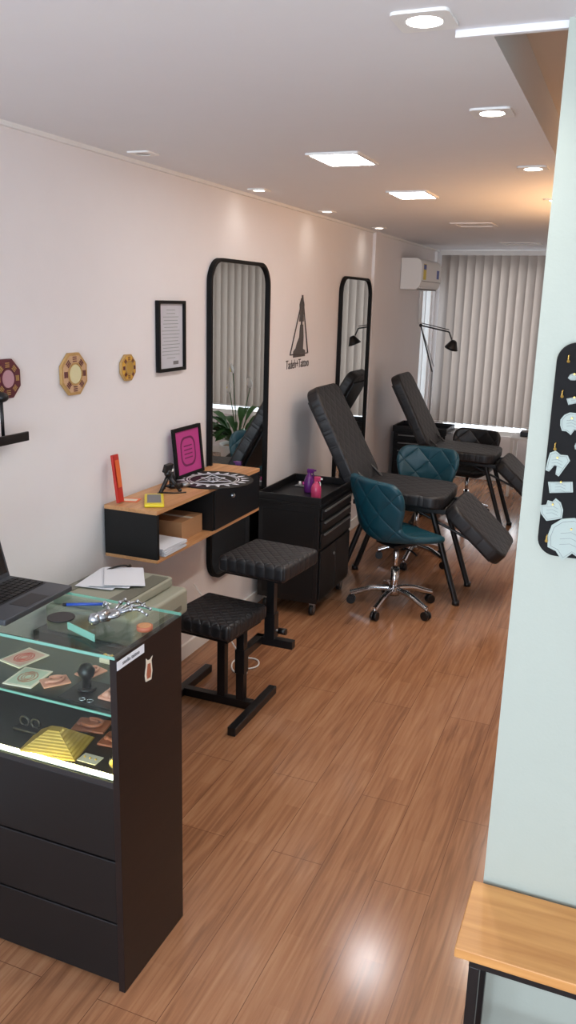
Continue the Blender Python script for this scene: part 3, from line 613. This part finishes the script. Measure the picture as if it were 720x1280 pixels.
def tag(n,kind,x,z,s,r=0):
    P=SHAPES[kind]
    c,q=math.cos(r),math.sin(r); P=[((a*c-b*q)*s,(a*q+b*c)*s) for a,b in P]
    prism(g,n,P,.003,mat_t,((x,-.0125,z),(1,0,0),(0,0,1),(0,-1,0))); tube(g,n+'_outline',[(x+a*.86,-.0157,z+b*.86) for a,b in P],.0004,GREY,cyc=True)
    for k in range(3): tube(g,n+'_drawing_%d'%k,[(x+a*s,-.0157,z+b*s) for a,b in((-.25,.15-.15*k),(0,.2-.15*k),(.25,.1-.15*k))],.0003,GREY)
    tube(g,n+'_pin',[(x,-.012,z+s*.3),(x,-.022,z+s*.3)],.002,GOLD)
for i,(kd,x,z,s,r) in enumerate((('leaf',1.945,1.755,.022,.2),('card',1.950,1.705,.025,.2),('shell',1.95,1.655,.042,.4),('tooth',1.929,1.565,.046,-.3),('card',1.942,1.512,.045,.05),('hand',1.930,1.458,.05,.6),('shell',1.975,1.395,.088,.1),('tooth',2.0,1.60,.05,1),('leaf',2.0,1.70,.05,.2),('leaf',1.97,1.61,.02,1),('hand',2.05,1.5,.06,.3),('tooth',2.1,1.66,.05,0),('card',2.08,1.40,.05,.6),('shell',2.2,1.55,.06,.2))): tag('tag_%d'%i,kd,x,z,s,r)
for i,(x,z) in enumerate(((1.93,1.80),(1.925,1.725),(1.922,1.61),(1.97,1.78),(1.99,1.79),(1.925,1.40))):
    tube(g,'hook_%d'%i,[(x,-.012,z),(x,-.03,z),(x,-.032,z-.008),(x,-.026,z-.012)],.0014,GOLD); sph(g,'jewel_%d'%i,(x,-.022,z-.012),.0035,GOLD)
g=emp('wood_bench',(0,0,0))
box(g,'top',1.837,2.75,1.635,1.885,.435,.462,WOOD,.003)
for n,a in(('rail_front',(1.87,2.72,1.66,1.685)),('rail_back',(1.87,2.72,1.835,1.86))): box(g,n,*a,.40,.434,BLKM)
box(g,'rail_left',1.87,1.895,1.685,1.835,.40,.434,BLKM)
for i,(x,y) in enumerate(((1.87,1.66),(1.87,1.835),(2.695,1.66),(2.695,1.835))): box(g,'leg_%d'%i,x,x+.025,y,y+.025,0,.40,BLKM,.002)
box(g,'stretcher',1.895,2.695,1.74,1.76,.10,.12,BLKM)
g=emp('power_cable',(.33,3.62,0)); tube(g,'cord',[(0,.0,.006),(.1,.05,.006),(.05,.18,.006),(-.08,.12,.006),(-.02,-.04,.006),(.12,-.06,.006),(-.1,.05,.2),(-.31,.1,.4)],.004,WHITE,bez=True)
# ------------------------------------------------------------------ lights
W=bpy.data.worlds.new('sky'); S.world=W; W.use_nodes=True
W.node_tree.nodes['Background'].inputs[0].default_value=(.82,.90,1,1); W.node_tree.nodes['Background'].inputs[1].default_value=1.6
def area(name,loc,rot,sx,sy,e,c):
    l=bpy.data.lights.new(name,'AREA'); l.shape='RECTANGLE'; l.size=sx; l.size_y=sy; l.energy=e; l.color=c
    o=bpy.data.objects.new(name,l); COL.objects.link(o); o.location=loc; o.rotation_euler=rot; return o
area('daylight_window_far',(1.6,YF+.6,1.5),(-math.pi/2,0,0),3,1.8,90,(.95,.97,1))
area('daylight_entrance',(1.7,-2.1,1.5),(math.pi/2,0,0),2.8,1.9,110,(.76,.86,1))
area('unseen_warm_uplight',(2.15,5.0,1.95),(math.pi,math.radians(-25),0),.5,1.2,20,(1,.55,.25))  # floats behind the pillar without a fixture, added for the warm ceiling glow
# ------------------------------------------------------------------ camera
dn=Vector((-110,4000,1031)).normalized(); fy=Vector((435,-254,1031)).normalized(); fx=dn.cross(fy).normalized(); fy=fx.cross(dn).normalized()
r=Vector((fx.x,fy.x,-dn.x)); u=-Vector((fx.y,fy.y,-dn.y)); b=-Vector((fx.z,fy.z,-dn.z))
M=Matrix(((r.x,u.x,b.x,2.05),(r.y,u.y,b.y,0),(r.z,u.z,b.z,1.9),(0,0,0,1)))
cd=bpy.data.cameras.new('camera'); co=bpy.data.objects.new('camera',cd); COL.objects.link(co); co.matrix_world=M
cd.sensor_fit='AUTO'; cd.sensor_width=36; cd.lens=1031/1280*36; cd.clip_start=.05
S.camera=co
